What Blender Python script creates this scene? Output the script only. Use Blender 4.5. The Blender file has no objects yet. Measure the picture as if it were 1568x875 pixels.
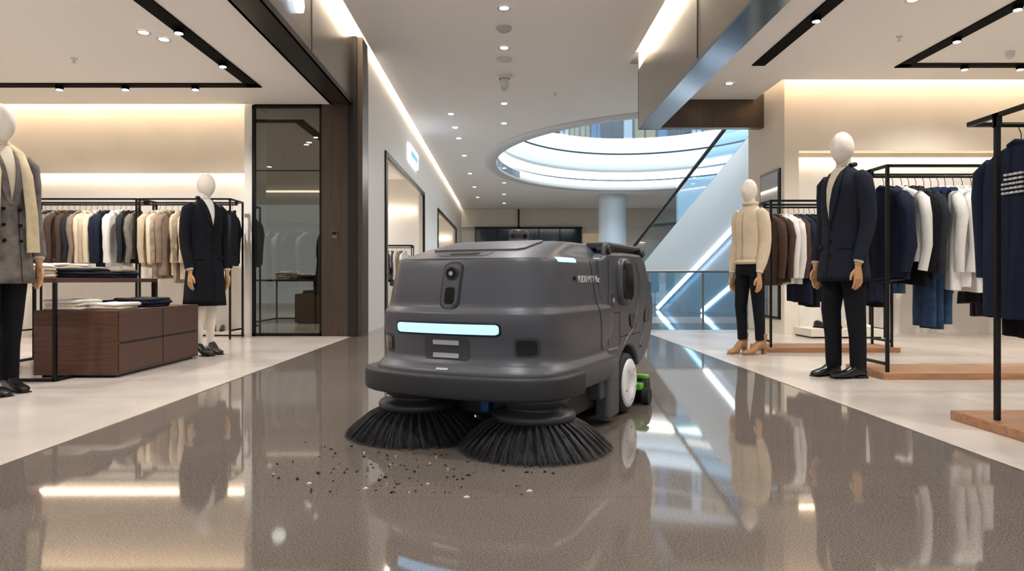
import bpy, bmesh, math, random
from mathutils import Vector, Matrix
random.seed(7)
R=math.radians
scene=bpy.context.scene
COL=scene.collection
scene.view_settings.view_transform='Standard'
K=1.55   # lamp power factor

# ---------------------------------------------------------------- materials
def lin(h):
    h=h.lstrip('#'); o=[]
    for i in (0,2,4):
        c=int(h[i:i+2],16)/255
        o.append(c/12.92 if c<=.04045 else ((c+.055)/1.055)**2.4)
    return (*o,1)
MC={}
def M(name,hexc='808080',rough=.5,metal=0,bump=0,bs=60,var=0,vs=6,es=0,coat=0,ec=None,spec=.5,trans=0,stretch=None):
    if name in MC: return MC[name]
    m=bpy.data.materials.new(name); m.use_nodes=True
    nt=m.node_tree; b=nt.nodes['Principled BSDF']
    c=lin(hexc)
    b.inputs['Base Color'].default_value=c
    b.inputs['Roughness'].default_value=rough
    b.inputs['Metallic'].default_value=metal
    b.inputs['Coat Weight'].default_value=coat
    b.inputs['Coat Roughness'].default_value=.08
    b.inputs['Specular IOR Level'].default_value=spec
    b.inputs['Transmission Weight'].default_value=trans
    tc=nt.nodes.new('ShaderNodeTexCoord')
    mp=nt.nodes.new('ShaderNodeMapping'); nt.links.new(tc.outputs['Object'],mp.inputs['Vector'])
    if stretch: mp.inputs['Scale'].default_value=stretch
    if var>0:
        n=nt.nodes.new('ShaderNodeTexNoise'); n.inputs['Scale'].default_value=vs; n.inputs['Detail'].default_value=5
        nt.links.new(mp.outputs[0],n.inputs['Vector'])
        r=nt.nodes.new('ShaderNodeValToRGB')
        r.color_ramp.elements[0].position=.3; r.color_ramp.elements[1].position=.7
        r.color_ramp.elements[0].color=(*[max(0,x*(1-var)) for x in c[:3]],1)
        r.color_ramp.elements[1].color=(*[min(1,x*(1+var)) for x in c[:3]],1)
        nt.links.new(n.outputs['Fac'],r.inputs['Fac']); nt.links.new(r.outputs['Color'],b.inputs['Base Color'])
    if bump>0:
        n2=nt.nodes.new('ShaderNodeTexNoise'); n2.inputs['Scale'].default_value=bs; n2.inputs['Detail'].default_value=4
        nt.links.new(mp.outputs[0],n2.inputs['Vector'])
        bp=nt.nodes.new('ShaderNodeBump'); bp.inputs['Strength'].default_value=bump; bp.inputs['Distance'].default_value=.01
        nt.links.new(n2.outputs['Fac'],bp.inputs['Height']); nt.links.new(bp.outputs[0],b.inputs['Normal'])
    if es>0:
        b.inputs['Emission Color'].default_value=lin(ec or hexc); b.inputs['Emission Strength'].default_value=es
    MC[name]=m; return m

def floor_mat(name,c0,c1,c2,rough,joints,jcol,big,spec=.5,mort=.004,lo=.85,sc=210):
    m=bpy.data.materials.new(name); m.use_nodes=True; nt=m.node_tree; L=nt.links; b=nt.nodes['Principled BSDF']
    b.inputs['Specular IOR Level'].default_value=spec
    tc=nt.nodes.new('ShaderNodeTexCoord')
    n=nt.nodes.new('ShaderNodeTexNoise'); n.inputs['Scale'].default_value=sc; n.inputs['Detail'].default_value=3
    L.new(tc.outputs['Object'],n.inputs['Vector'])
    r=nt.nodes.new('ShaderNodeValToRGB'); e=r.color_ramp.elements
    e[0].position=.33; e[0].color=lin(c0); e[1].position=.68; e[1].color=lin(c2); k=e.new(.5); k.color=lin(c1)
    L.new(n.outputs['Fac'],r.inputs['Fac'])
    n2=nt.nodes.new('ShaderNodeTexNoise'); n2.inputs['Scale'].default_value=big; n2.inputs['Detail'].default_value=6
    L.new(tc.outputs['Object'],n2.inputs['Vector'])
    r2=nt.nodes.new('ShaderNodeValToRGB'); r2.color_ramp.elements[0].color=(lo,lo,lo,1); r2.color_ramp.elements[1].color=(1.08,1.08,1.08,1)
    r2.color_ramp.elements[0].position=.3; r2.color_ramp.elements[1].position=.7
    L.new(n2.outputs['Fac'],r2.inputs['Fac'])
    mx=nt.nodes.new('ShaderNodeMix'); mx.data_type='RGBA'; mx.blend_type='MULTIPLY'; mx.inputs['Factor'].default_value=1
    L.new(r.outputs[0],mx.inputs[6]); L.new(r2.outputs[0],mx.inputs[7])
    br=nt.nodes.new('ShaderNodeTexBrick'); br.offset=0; br.inputs['Scale'].default_value=1
    br.inputs['Brick Width'].default_value=joints[0]; br.inputs['Row Height'].default_value=joints[1]; br.inputs['Mortar Size'].default_value=mort
    br.inputs['Color1'].default_value=(0,0,0,1); br.inputs['Color2'].default_value=(0,0,0,1); br.inputs['Mortar'].default_value=(1,1,1,1)
    mp=nt.nodes.new('ShaderNodeMapping'); mp.inputs['Location'].default_value=joints[2]
    L.new(tc.outputs['Object'],mp.inputs['Vector']); L.new(mp.outputs[0],br.inputs['Vector'])
    mx2=nt.nodes.new('ShaderNodeMix'); mx2.data_type='RGBA'
    L.new(br.outputs['Color'],mx2.inputs['Factor']); L.new(mx.outputs[2],mx2.inputs[6]); mx2.inputs[7].default_value=lin(jcol)
    L.new(mx2.outputs[2],b.inputs['Base Color'])
    mr=nt.nodes.new('ShaderNodeMapRange'); mr.inputs['To Min'].default_value=rough*.8; mr.inputs['To Max'].default_value=rough*1.3
    L.new(n2.outputs['Fac'],mr.inputs['Value']); L.new(mr.outputs[0],b.inputs['Roughness'])
    return m

def glass_mat(name,tint,refl=.12,rough=.0,dark=None):
    m=bpy.data.materials.new(name); m.use_nodes=True; nt=m.node_tree; L=nt.links
    for n in list(nt.nodes):
        if n.type=='BSDF_PRINCIPLED': nt.nodes.remove(n)
    out=[n for n in nt.nodes if n.type=='OUTPUT_MATERIAL'][0]
    t=nt.nodes.new('ShaderNodeBsdfTransparent'); t.inputs[0].default_value=lin(tint)
    g=nt.nodes.new('ShaderNodeBsdfGlossy'); g.inputs['Roughness'].default_value=rough
    if dark: g.inputs['Color'].default_value=lin(dark)
    x=nt.nodes.new('ShaderNodeMixShader'); x.inputs[0].default_value=refl
    L.new(t.outputs[0],x.inputs[1]); L.new(g.outputs[0],x.inputs[2]); L.new(x.outputs[0],out.inputs['Surface'])
    return m

white=M('ceiling_paint','f6f4f2',.7,bump=.03)
wallwarm=M('wall_plaster_warm','e9e0d2',.75,bump=.05,bs=30,var=.04,vs=2)
wallwhite=M('wall_panel_white','f4f1ec',.5)
wallcool=M('wall_panel_cool','dbe6ee',.4)
brown=M('bronze_panel','54483f',.32,metal=.55,var=.12,vs=3,stretch=(8,8,.6))
brownd=M('bronze_dark','2b2622',.35,metal=.5)
steel=M('brushed_steel_fascia','a39c92',.26,metal=.85,var=.08,vs=4,stretch=(1,.3,12))
steelb=M('steel_soffit','7f8f9d',.15,metal=.9)
black=M('black_metal','161616',.4,metal=.6)
trackm=M('track_black','050505',.8,spec=.1)
cove=M('cove_light_warm','fff0d2',.5,es=11,ec='fff3e2')
covew=M('cove_light_wall','fff0d2',.5,es=9,ec='ffe8cb')
lampm=M('lamp_lens','ffffff',.5,es=18,ec='fff8ee')
stripc=M('led_strip_cool','ffffff',.5,es=5,ec='f2f7ff')
signm=M('sign_white_light','ffffff',.5,es=3,ec='eaf3ff')
woodd=M('dark_walnut','55392c',.45,var=.25,vs=4,stretch=(1,12,12),bump=.05,spec=.3)
wood=M('oak_platform','a87a58',.45,var=.22,vs=4,stretch=(1,10,10))
plinthm=M('plinth_white','e4ddd0',.4)
glassb=glass_mat('balustrade_glass_blue','c4deec',.16)
darkmirror=glass_mat('tinted_mirror_glass','6c726e',.36,.01,'b4b4ac')
mirror=M('mirror','c8d0d4',.03,metal=1)
manq=M('mannequin_shell','efe6da',.4)
handm=M('mannequin_hand_wood','c89a6e',.45)

# ---------------------------------------------------------------- geometry builder
class G:
    def __init__(s): s.v=[];s.f=[];s.m=[];s.s=[];s.mats=[]
    def mi(s,m):
        if m not in s.mats: s.mats.append(m)
        return s.mats.index(m)
    def add(s,vs,fs,mat,smooth=False,T=None):
        o=len(s.v); i=s.mi(mat)
        for p in vs:
            p=Vector(p)
            if T is not None: p=T@p
            s.v.append(p)
        for f in fs: s.f.append([a+o for a in f]); s.m.append(i); s.s.append(smooth)
    def bm(s,bm,mat,smooth=False,T=None):
        bm.verts.index_update()
        s.add([v.co.copy() for v in bm.verts],[[v.index for v in f.verts] for f in bm.faces],mat,smooth,T); bm.free()
    def box(s,x0,x1,y0,y1,z0,z1,mat,bev=0,seg=2,T=None,smooth=False):
        bm=bmesh.new(); bmesh.ops.create_cube(bm,size=1)
        for v in bm.verts:
            v.co=Vector((x0+(v.co.x+.5)*(x1-x0),y0+(v.co.y+.5)*(y1-y0),z0+(v.co.z+.5)*(z1-z0)))
        if bev>0: bmesh.ops.bevel(bm,geom=bm.edges[:],offset=bev,segments=seg,affect='EDGES',profile=.5)
        s.bm(bm,mat,smooth,T)
    def loft(s,rings,mat,caps=True,smooth=True,closed=True,T=None):
        n=len(rings[0]); vs=[p for r in rings for p in r]; fs=[]
        for i in range(len(rings)-1):
            for j in range(n if closed else n-1):
                k=(j+1)%n; fs.append([i*n+j,i*n+k,(i+1)*n+k,(i+1)*n+j])
        s.add(vs,fs,mat,smooth,T)
        if caps and closed:
            s.add(rings[0],[list(range(n))[::-1]],mat,False,T); s.add(rings[-1],[list(range(n))],mat,False,T)
    def tube(s,pts,rads,mat,n=10,T=None,flat=1,caps=True):
        pts=[Vector(p) for p in pts]
        if not isinstance(rads,(list,tuple)): rads=[rads]*len(pts)
        rings=[]; up=None
        for i,p in enumerate(pts):
            d=(pts[min(i+1,len(pts)-1)]-pts[max(i-1,0)]).normalized()
            if up is None:
                up=Vector((0,0,1)) if abs(d.z)<.9 else Vector((0,1,0))
            a=d.cross(up).normalized(); b=a.cross(d).normalized(); up=b
            rings.append([p+(a*math.cos(2*math.pi*k/n)+b*flat*math.sin(2*math.pi*k/n))*rads[i] for k in range(n)])
        s.loft(rings,mat,caps,True,T=T)
    def cyl(s,p0,p1,r,mat,n=24,r1=None,T=None): s.tube([p0,p1],[r,r if r1 is None else r1],mat,n,T)
    def lathe(s,prof,c,mat,n=40,T=None,caps=False):
        rings=[[Vector((c[0]+r*math.cos(2*math.pi*k/n),c[1]+r*math.sin(2*math.pi*k/n),c[2]+z)) for k in range(n)] for r,z in prof]
        s.loft(rings,mat,caps,True,T=T)
    def ell(s,c,r,mat,T=None,n=20,m=14,f=None):
        rings=[]
        for i in range(m+1):
            t=math.pi*i/m; q=max(math.sin(t),.001)
            ring=[]
            for k in range(n):
                a=2*math.pi*k/n
                p=Vector((r[0]*q*math.cos(a),r[1]*q*math.sin(a),-r[2]*math.cos(t)))
                if f: p=f(p)
                ring.append(Vector(c)+p)
            rings.append(ring)
        s.loft(rings,mat,True,True,T=T)
    def prism(s,poly,x0,x1,mat,bev=0,seg=3,T=None,smooth=False):
        bm=bmesh.new(); vs=[bm.verts.new((x0,y,z)) for y,z in poly]; f=bm.faces.new(vs)
        r=bmesh.ops.extrude_face_region(bm,geom=[f])
        for e in r['geom']:
            if isinstance(e,bmesh.types.BMVert): e.co.x=x1
        bmesh.ops.recalc_face_normals(bm,faces=bm.faces[:])
        if bev>0: bmesh.ops.bevel(bm,geom=bm.edges[:],offset=bev,segments=seg,affect='EDGES',profile=.5,clamp_overlap=True)
        s.bm(bm,mat,smooth,T)
    def build(s,name,loc=(0,0,0),rz=0,parent=None,fixn=True):
        me=bpy.data.meshes.new(name); me.from_pydata([tuple(p) for p in s.v],[],s.f)
        for m in s.mats: me.materials.append(m)
        for p,i,sm in zip(me.polygons,s.m,s.s): p.material_index=i; p.use_smooth=sm
        if fixn:
            bm=bmesh.new(); bm.from_mesh(me); bmesh.ops.recalc_face_normals(bm,faces=bm.faces[:]); bm.to_mesh(me); bm.free()
        me.update()
        o=bpy.data.objects.new(name,me); COL.objects.link(o); o.location=loc; o.rotation_euler=(0,0,rz)
        if parent: o.parent=parent
        return o
def empty(name,loc,rz=0):
    o=bpy.data.objects.new(name,None); COL.objects.link(o); o.location=loc; o.rotation_euler=(0,0,rz); o.empty_display_size=.2; return o
def simple(name,fn,loc=(0,0,0),rz=0,parent=None):
    g=G(); fn(g); return g.build(name,loc,rz,parent)
def wallbox(name,*boxes):
    g=G()
    for b in boxes: g.box(*b)
    return g.build(name)

# ---------------------------------------------------------------- floors
fc=floor_mat('polished_terrazzo','5b544e','706760','857c74',.045,(40,3.2,(20,.84,0)),'5d564f',.6,spec=.85,mort=.0015,lo=.86,sc=170)
fs=floor_mat('beige_stone_tile','beb3a9','c9bfb7','d4ccc5',.2,(1.6,1.6,(.3,.4,0)),'b4aaa0',1.3,mort=.003,lo=.9)
wallbox('floor',(-2.03,2.04,-4,34,-.1,0,fc),(2.04,12,10.4,34,-.1,0,fc))
wallbox('floor_left_store',(-9,-2.034,-4,34,-.1,0,fs))
wallbox('floor_right_store',(2.044,12,-4,10.396,-.1,0,fs))
wallbox('trim_floor_strip',(-2.040,-2.028,-4,34,-.02,.0015,M('brass_trim','8f8578',.3,metal=.8)),(2.034,2.046,-4,10.4,-.02,.0015,MC['brass_trim']))

# ---------------------------------------------------------------- left store shell
CL=3.13
wallbox('ceiling_left_store',(-9,-2.32,-3,9.2,CL,CL+.12,white),(-9,-2.32,9.2,9.5,3.5,3.6,white),(-9,-2.35,9.16,9.2,CL+.12,3.5,white))
wallbox('wall_left_back',(-9,-3.42,9.45,9.7,2.24,3.5,wallwarm),(-9,-3.42,9.62,9.75,0,2.24,wallwhite),(-3.52,-3.40,9.25,9.75,0,3.5,wallwhite))
wallbox('wall_left_side',(-9.1,-9,-4,9.7,0,3.6,wallwarm))
wallbox('trim_cove_left',(-9,-3.45,9.24,9.40,3.46,3.495,covew),(-9,-3.55,9.56,9.60,2.2,2.235,covew))
wallbox('wall_fascia_left',(-2.32,-2.03,-3,9.11,3.1,3.14,brownd),(-2.06,-2.03,-3,9.11,3.14,4.02,steel),(-2.32,-2.29,-3,9.11,3.1,3.5,brown),
        (-2.05,-2.02,-3,9.11,3.10,3.16,brownd),(-2.08,-2.035,-3,31.4,4.02,4.5,wallwarm))
g=G()
for y in (0,2.4,4.8,7.2): g.box(-2.031,-2.026,y,y+.012,3.17,4.0,brownd)
g.build('trim_fascia_left')
wallbox('trim_cove_corridor_left',(-2.03,-1.84,-3,31,4.24,4.27,cove))
wallbox('wall_pier_left',(-2.46,-2.09,9.2,9.9,0,CL,brown),(-2.09,-1.97,9.12,9.9,0,4.02,brownd),(-1.97,-1.90,9.16,9.5,0,4.02,brown),(-3.42,-2.09,9.3,9.9,CL,4.4,brownd))
simple('tinted_mirror_door',lambda g:(g.add([(-3.37,9.225,.04),(-2.47,9.225,.04),(-2.47,9.225,3.08),(-3.37,9.225,3.08)],[[0,1,2,3]],darkmirror),g.box(-3.40,-3.36,9.2,9.26,0,3.12,black),g.box(-2.49,-2.46,9.2,9.26,0,3.12,black),g.box(-3.4,-2.46,9.2,9.26,3.08,3.12,black),g.box(-3.4,-2.46,9.2,9.26,0,.04,black),g.box(-3.4,-2.46,9.215,9.24,2.23,2.245,black)))
simple('wall_intercom',lambda g:(g.box(-2.33,-2.24,9.185,9.2,1.31,1.42,M('intercom_bronze','6b5c50',.3,metal=.6),.004),g.box(-2.315,-2.255,9.18,9.186,1.37,1.405,black),g.cyl((-2.285,9.186,1.34),(-2.285,9.178,1.34),.012,steel)))
dimwall=M('wall_mirror_room_taupe','8f877c',.7)
wallbox('wall_added_mirror_room',(-5.2,-2.09,12.2,12.3,0,3.3,dimwall),(-5.3,-5.2,9.75,12.3,0,3.3,dimwall),(-5.2,-2.09,9.9,12.3,3.2,3.3,dimwall))  # added room behind the mirror door, holds a stand-in for its reflection
wallbox('trim_mirror_room_glow',(-5,-2.2,12.1,12.15,2.32,2.35,covew))  # added glow strip inside the made-up room behind the mirror
Xl=-1.97
wallbox('wall_corridor_left',(-2.09,Xl,9.9,11.3,0,4.02,wallwhite),(-2.09,Xl,11.3,16.7,2.86,4.02,wallwhite),(-2.09,Xl,16.7,20.2,0,4.02,wallwhite),(-2.09,Xl,20.2,28,2.86,4.02,wallwhite),(-2.09,Xl,28,31.4,0,4.02,wallwhite))
wallbox('trim_shopfront_frames',(Xl-.02,Xl+.03,11.25,11.33,0,2.9,brownd),(Xl-.02,Xl+.03,16.67,16.75,0,2.9,brownd),(Xl-.02,Xl+.03,11.3,16.7,2.82,2.9,brownd),
        (Xl-.02,Xl+.03,20.15,20.25,0,2.9,brownd),(Xl-.02,Xl+.03,20.2,28,2.8,2.9,brownd),(Xl-.02,Xl+.03,27.9,28,0,2.9,brownd))
wallbox('wall_shop_interior',(-6,-5.9,12.4,31.4,0,3.3,wallwhite),(-6,-2.09,17.2,17.3,0,3.3,wallwhite),(-6,-2.09,28.2,28.4,0,3.3,wallwhite),(-6,-2.09,12.4,31.4,3.3,3.4,white))
wallbox('trim_cove_shop',(-5.8,-2.2,17.08,17.12,2.5,2.53,covew),(-5.8,-2.2,28.08,28.12,2.5,2.53,covew))
simple('shop_blade_sign',lambda g:(g.box(Xl+.002,Xl+.05,13.9,15.3,3.22,3.56,signm,.01),g.box(Xl+.05,Xl+.056,14.1,15.1,3.33,3.45,M('sign_blue','5fa0d8',.4,es=1.2))))

# ---------------------------------------------------------------- right store shell
CR=3.47
wallbox('ceiling_right_store',(2.36,10,-3,9.23,CR,CR+.1,white),(2.36,3.76,9.23,10.24,CR,CR+.1,white),(3.76,10,9.23,9.6,3.86,3.96,white),(3.72,10,9.19,9.23,CR+.1,3.86,white))
wallbox('wall_right_back',(3.9,4.10,9.5,9.75,0,3.86,wallwarm),(4.1,10,9.5,9.75,2.56,3.86,wallwarm),(4.1,10,9.78,9.9,0,2.56,wallwhite),(4.10,10,9.7,9.79,2.5,2.56,wallwarm))
wallbox('wall_right_corner',(3.9,4.06,9.75,10.9,0,3.86,wallwarm))
wallbox('wall_right_side',(10,10.1,-4,9.9,0,3.96,wallwarm))
wallbox('trim_cove_right',(3.78,10,9.27,9.44,3.82,3.855,covew),(4.15,10,9.70,9.75,2.46,2.495,covew),(3.76,3.88,9.23,10.3,3.82,3.855,covew))
wallbox('wall_fascia_right',(2.04,2.35,-3,10.4,3.05,3.08,steelb),(2.04,2.07,-3,10.4,3.08,3.95,steel),(2.32,2.35,-3,10.4,3.08,3.5,steelb),(2.04,2.35,10.37,10.4,3.05,4.3,steel),(2.045,2.09,-3,10.4,3.95,4.5,wallwarm))
wallbox('trim_header_right',(2.36,3.9,10.25,10.4,3.05,3.55,brown))
g=G()
for y in (0,2.4,4.8,7.2): g.box(2.034,2.04,y,y+.012,3.1,3.94,brownd)
g.build('trim_fascia_right')
wallbox('trim_cove_corridor_right',(1.88,2.04,-3,10.4,4.24,4.27,cove))
simple('wall_mirror_framed',lambda g:(g.box(3.875,3.9,9.62,10.34,.2,2.34,black),g.box(3.868,3.876,9.66,10.30,.24,2.30,mirror)))

# ---------------------------------------------------------------- corridor ceiling w/ elliptical atrium
CZ=4.05
EC=(4.2,19.0); EA,EB=4.4,5.6
x0,x1,y0,y1=-1.86,12,10.4,34
angs=sorted([2*math.pi*i/160 for i in range(160)]+[math.atan2(cy-EC[1],cx-EC[0])%(2*math.pi) for cx in (x0,x1) for cy in (y0,y1)])
inn=[];out=[]
for a in angs:
    dx,dy=math.cos(a),math.sin(a)
    t=1/math.sqrt((dx/EA)**2+(dy/EB)**2)
    inn.append(Vector((EC[0]+dx*t,EC[1]+dy*t,CZ)))
    ts=[]
    if dx>1e-9: ts.append((x1-EC[0])/dx)
    if dx<-1e-9: ts.append((x0-EC[0])/dx)
    if dy>1e-9: ts.append((y1-EC[1])/dy)
    if dy<-1e-9: ts.append((y0-EC[1])/dy)
    t=min(ts); out.append(Vector((EC[0]+dx*t,EC[1]+dy*t,CZ)))
g=G(); g.loft([inn,out],white,caps=False,smooth=False)
g.loft([[p+Vector((0,0,.2)) for p in inn],[p+Vector((0,0,.2)) for p in out]],white,caps=False,smooth=False)
g.box(-1.86,1.9,-3,10.4,CZ,CZ+.1,white)
g.box(-1.9,-1.86,-3,34,CZ,CZ+.1,white)
g.box(-2.08,-1.8,-3,34,4.5,4.6,white); g.box(1.8,2.1,-3,10.4,4.5,4.6,white)
g.build('ceiling')
def ering2(off,z,n=128): return [Vector((EC[0]+(EA+off)*math.cos(2*math.pi*k/n),EC[1]+(EB+off)*math.sin(2*math.pi*k/n),z)) for k in range(n)]
g=G()
rimw=M('rim_white','d9dde0',.4); rimc=M('rim_white_cool','cbd7df',.35); rimd=M('rim_shadow_gap','5f6c78',.5)
g.loft([ering2(.34,4.045),ering2(.32,4.0),ering2(.04,4.0),ering2(0,4.03),ering2(0,4.30),ering2(.05,4.33)],rimw,caps=False)
g.loft([ering2(.05,4.33),ering2(.2,4.34),ering2(.2,4.42)],rimd,caps=False)
g.loft([ering2(.2,4.42),ering2(.22,4.62)],cove,caps=False)
g.loft([ering2(.22,4.62),ering2(.0,4.66),ering2(-.05,4.75),ering2(-.05,5.25),ering2(-.03,5.27)],rimc,caps=False)
g.loft([ering2(-.03,5.27),ering2(.05,5.28),ering2(.05,5.32),ering2(-.03,5.33)],rimd,caps=False)
g.loft([ering2(-.03,5.33),ering2(-.03,5.85),ering2(.1,5.9),ering2(.1,5.4)],rimc,caps=False)
for k in range(40):
    a=math.pi*.82+k*.013
    dx,dy=math.cos(a),math.sin(a)
    x=EC[0]+(EA-.006)*dx; y=EC[1]+(EB-.006)*dy
    g.tube([(x,y,4.06),(x,y,4.28)],.014,rimd,6)
g.build('ceiling_atrium_rim')
g=G(); g.loft([ering2(.02,5.91),ering2(.02,6.7)],glassb,caps=False); g.loft([ering2(.0,6.7),ering2(.05,6.7),ering2(.05,6.75),ering2(.0,6.75),ering2(0,6.7)],steel,caps=False)
for k in range(64):
    a=2*math.pi*k/64; x=EC[0]+(EA+.04)*math.cos(a); y=EC[1]+(EB+.04)*math.sin(a); g.tube([(x,y,5.9),(x,y,6.72)],.018,steel,6)
g.build('atrium_glass_balustrade')
g=G(); g.loft([ering2(.12,5.4),ering2(9,5.4)],fs,caps=False,smooth=False); g.build('floor_upper')
g=G()
shopm=[M('upper_shop_warm','a39374',.6,es=.15),M('upper_shop_blue','55799c',.5,es=.2),M('upper_shop_dark','3b4650',.4),M('upper_wall','c4ccd2',.6)]
n=110; rA=[Vector((EC[0]+(EA+3.4)*math.cos(2*math.pi*k/n),EC[1]+(EB+3.4)*math.sin(2*math.pi*k/n),5.41)) for k in range(n)]
for k in range(n):
    a,b=rA[k],rA[(k+1)%n]; z1=8.4
    g.add([a,b,b+Vector((0,0,z1-5.4)),a+Vector((0,0,z1-5.4))],[[0,1,2,3]],shopm[(k*7+k//3)%4])
    g.tube([a,a+Vector((0,0,3))],.04,rimd,4)
g.loft([[p+Vector((0,0,3)) for p in rA],[p+Vector((0,0,3.4)) for p in rA]],shopm[3],caps=False,smooth=False)
g.build('wall_upper_shopfronts')

# far end
wallbox('wall_far',(-6,12,31.5,31.7,0,9,M('far_wall','dfdcd5',.6)),(-1.95,11.9,31.3,31.5,3.2,4.04,M('far_header_mesh','cfc9bd',.5,bump=.5,bs=20)))
simple('far_shopfront',lambda g:(g.box(-1.3,3.5,31.1,31.28,0,3.1,M('far_shop_glass','1c2b33',.08,metal=.3)),g.box(-1.35,3.55,31.05,31.12,3.1,3.2,black),g.box(.62,.7,31.05,31.12,0,4.0,black),*[g.box(-1.3+i*.96-.02,-1.3+i*.96+.02,31.05,31.12,0,3.1,black) for i in range(6)],g.box(-.9,.2,31.04,31.1,2.0,2.5,M('far_screen','2f6f86',.4,es=.6)),g.box(3.6,5,31.1,31.28,0,2.9,M('far_shop_interior','a08c70',.6,es=.6))))
simple('round_column',lambda g:(g.lathe([(.53,0),(.53,4.04)],(4.2,26.5,0),M('column_cool','cfe0ec',.35),48),g.lathe([(.56,0),(.56,.15),(.53,.15)],(4.2,26.5,0),steel,48)))
wallbox('wall_atrium_right',(11.8,12,10.4,34,0,9,wallcool))
wallbox('wall_atrium_back_panel',(5.6,11.8,22,22.2,0,4.0,wallcool))
def rail(g):
    for i in range(3):
        a=2.75+i*1.05; g.box(a,a+1.03,12.98,13.0,.06,.9,glassb)
    for i in range(4): g.box(2.72+i*1.05,2.75+i*1.05,12.97,13.01,0,.93,steel)
    g.box(2.7,5.95,12.96,13.02,.90,.94,steel,.01)
simple('glass_railing',rail)
T29=.554
def escal():
    e=empty('escalator',(3.26,20.15,0),math.atan2(-.959,.283))
    pan=M('escalator_panel','cddde9',.3); rub=M('handrail_rubber','1c2024',.5); stp=M('escalator_step','8a9096',.4,metal=.6)
    g=G(); L=6.9
    glasse=glass_mat('escalator_glass','9cc0d6',.18)
    for yy in (0,1.15):
        y=yy+.0
        pts=[(-.8,0.0),(2.6,0.0),(L,(L)*T29-1.42),(L,L*T29+.18),(0,.18),(-.8,.18)]
        vs=[Vector((a,y-.05,b)) for a,b in pts]+[Vector((a,y+.05,b)) for a,b in pts]; m=len(pts)
        g.add(vs,[list(range(m)),list(range(m,2*m))[::-1]]+[[i,(i+1)%m,m+(i+1)%m,m+i] for i in range(m)],pan)
        gp=[(-.6,.18),(0,.18),(L,L*T29+.18),(L,L*T29+.95),(.1,.98),(-.6,.9)]
        g.add([Vector((a,y,b)) for a,b in gp],[list(range(6))],glasse)
        g.tube([(-.7,y,.3),(-.85,y,.6),(-.75,y,.92),(-.5,y,1.0),(0,y,1.02),(L,y,L*T29+1.02)],.045,rub,10)
        g.tube([(0,y,.2),(L,y,L*T29+.2)],.03,steel,6)
    g.add([Vector((2.6,0,0)),Vector((2.6,1.15,0)),Vector((L,1.15,L*T29-1.42)),Vector((L,0,L*T29-1.42))],[[0,1,2,3]],pan)
    for i in range(16):
        a=i*L/16; g.box(a,a+L/16,.06,1.09,a*T29-.02+.0,a*T29+L/16*T29,stp)
    g.box(-.8,0,.06,1.09,0,.02,stp)
    g.build('truss',parent=e)
    g=G()
    for y in (1.21,-.06):
        g.tube([(2.65,y,.05),(L,y,L*T29-1.38)],.05,stripc,6)
    g.build('led_strips',parent=e)
    g=G()
    for y in (0.05,1.1):
        g.add([Vector((a,y,b)) for a,b in [(2.6,0),(L,0),(L,L*T29-1.42)]],[[0,1,2]],M('escalator_base_panel','a9c3d6',.25))
        yo=y+(.02 if y>.5 else -.02)
        g.tube([(4.55,yo,.05),(L,yo,(L-4.6)*T29)],.045,stripc,6)
    g.build('base_panel',parent=e)
escal()

# ---------------------------------------------------------------- tracks & downlights
g=G()
g.box(-3.13,-2.97,-1,8.37,CL-.014,CL-.001,trackm); g.box(-8.8,-2.97,8.21,8.37,CL-.014,CL-.001,trackm)
sp=[(-3.05,y) for y in (2.5,4.2,5.3,6.4,7.4)]+[(-3.75,8.29),(-4.6,8.29),(-5.4,8.29),(-6.3,8.29)]
for x,y in sp: g.cyl((x,y,CL-.002),(x,y,CL-.06),.045,trackm,14); g.cyl((x,y,CL-.06),(x,y,CL-.065),.036,lampm,14)
g.build('track_light')
g=G()
g.box(3.12,3.28,-1,8.6,CR-.014,CR-.001,trackm); g.box(4.96,5.12,-1,8.68,CR-.014,CR-.001,trackm); g.box(4.96,9.8,8.52,8.68,CR-.014,CR-.001,trackm)
spr=[(3.2,y) for y in (2.5,4.1,5.5,7.0)]+[(5.04,y) for y in (5.6,6.7,7.6)]+[(5.8,8.6),(6.5,8.6),(7.2,8.6)]
for x,y in spr: g.cyl((x,y,CR-.002),(x,y,CR-.06),.045,trackm,14); g.cyl((x,y,CR-.06),(x,y,CR-.065),.036,lampm,14)
g.build('track_light')
g=G(); ring=M('downlight_trim','d8d8d8',.4,metal=.3)
dl=[(0,y) for y in (1.0,3.0,5.2,8.25,9.66,12.7,14.3,17,20,23,26,29)]+[(-1.05,y) for y in (13.5,14.7,15.8,18,21,24,27)]
for x,y in dl:
    g.lathe([(.085,-.001),(.085,-.012),(.055,-.006)],(x,y,CZ),ring,20); g.cyl((x,y,CZ-.004),(x,y,CZ-.008),.055,lampm,16)
g.build('ceiling_downlight_corridor')
g=G()
dls=[(-3.45,6.53,CL),(-3.35,6.72,CL),(-4.9,6.5,CL),(-4.9,4.2,CL),(3.3-.2,9.4,CR),(3.95,6.6,CR),(4.1,4.4,CR),(6.2,6.4,CR)]
for x,y,z in dls:
    g.lathe([(.07,-.001),(.07,-.01),(.045,-.005)],(x,y,z),ring,20); g.cyl((x,y,z-.004),(x,y,z-.007),.045,lampm,16)
g.build('ceiling_downlight_store')
g=G()
g.lathe([(.12,0),(.12,-.02),(.08,-.03),(.03,-.03),(.001,-.03)],(0,10.15,CZ),ring,28)
g.lathe([(.1,0),(.1,-.02),(.07,-.05),(.001,-.05)],(0,8.9,CZ),M('detector_grey','b5b5b5',.5),24)
g.lathe([(.13,0),(.13,-.03),(.09,-.05)],(0,11.0,CZ),ring,28); g.lathe([(.07,-.04),(.085,-.12),(.07,-.2),(.03,-.24),(.001,-.24)],(0,11.0,CZ),ring,24)
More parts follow.
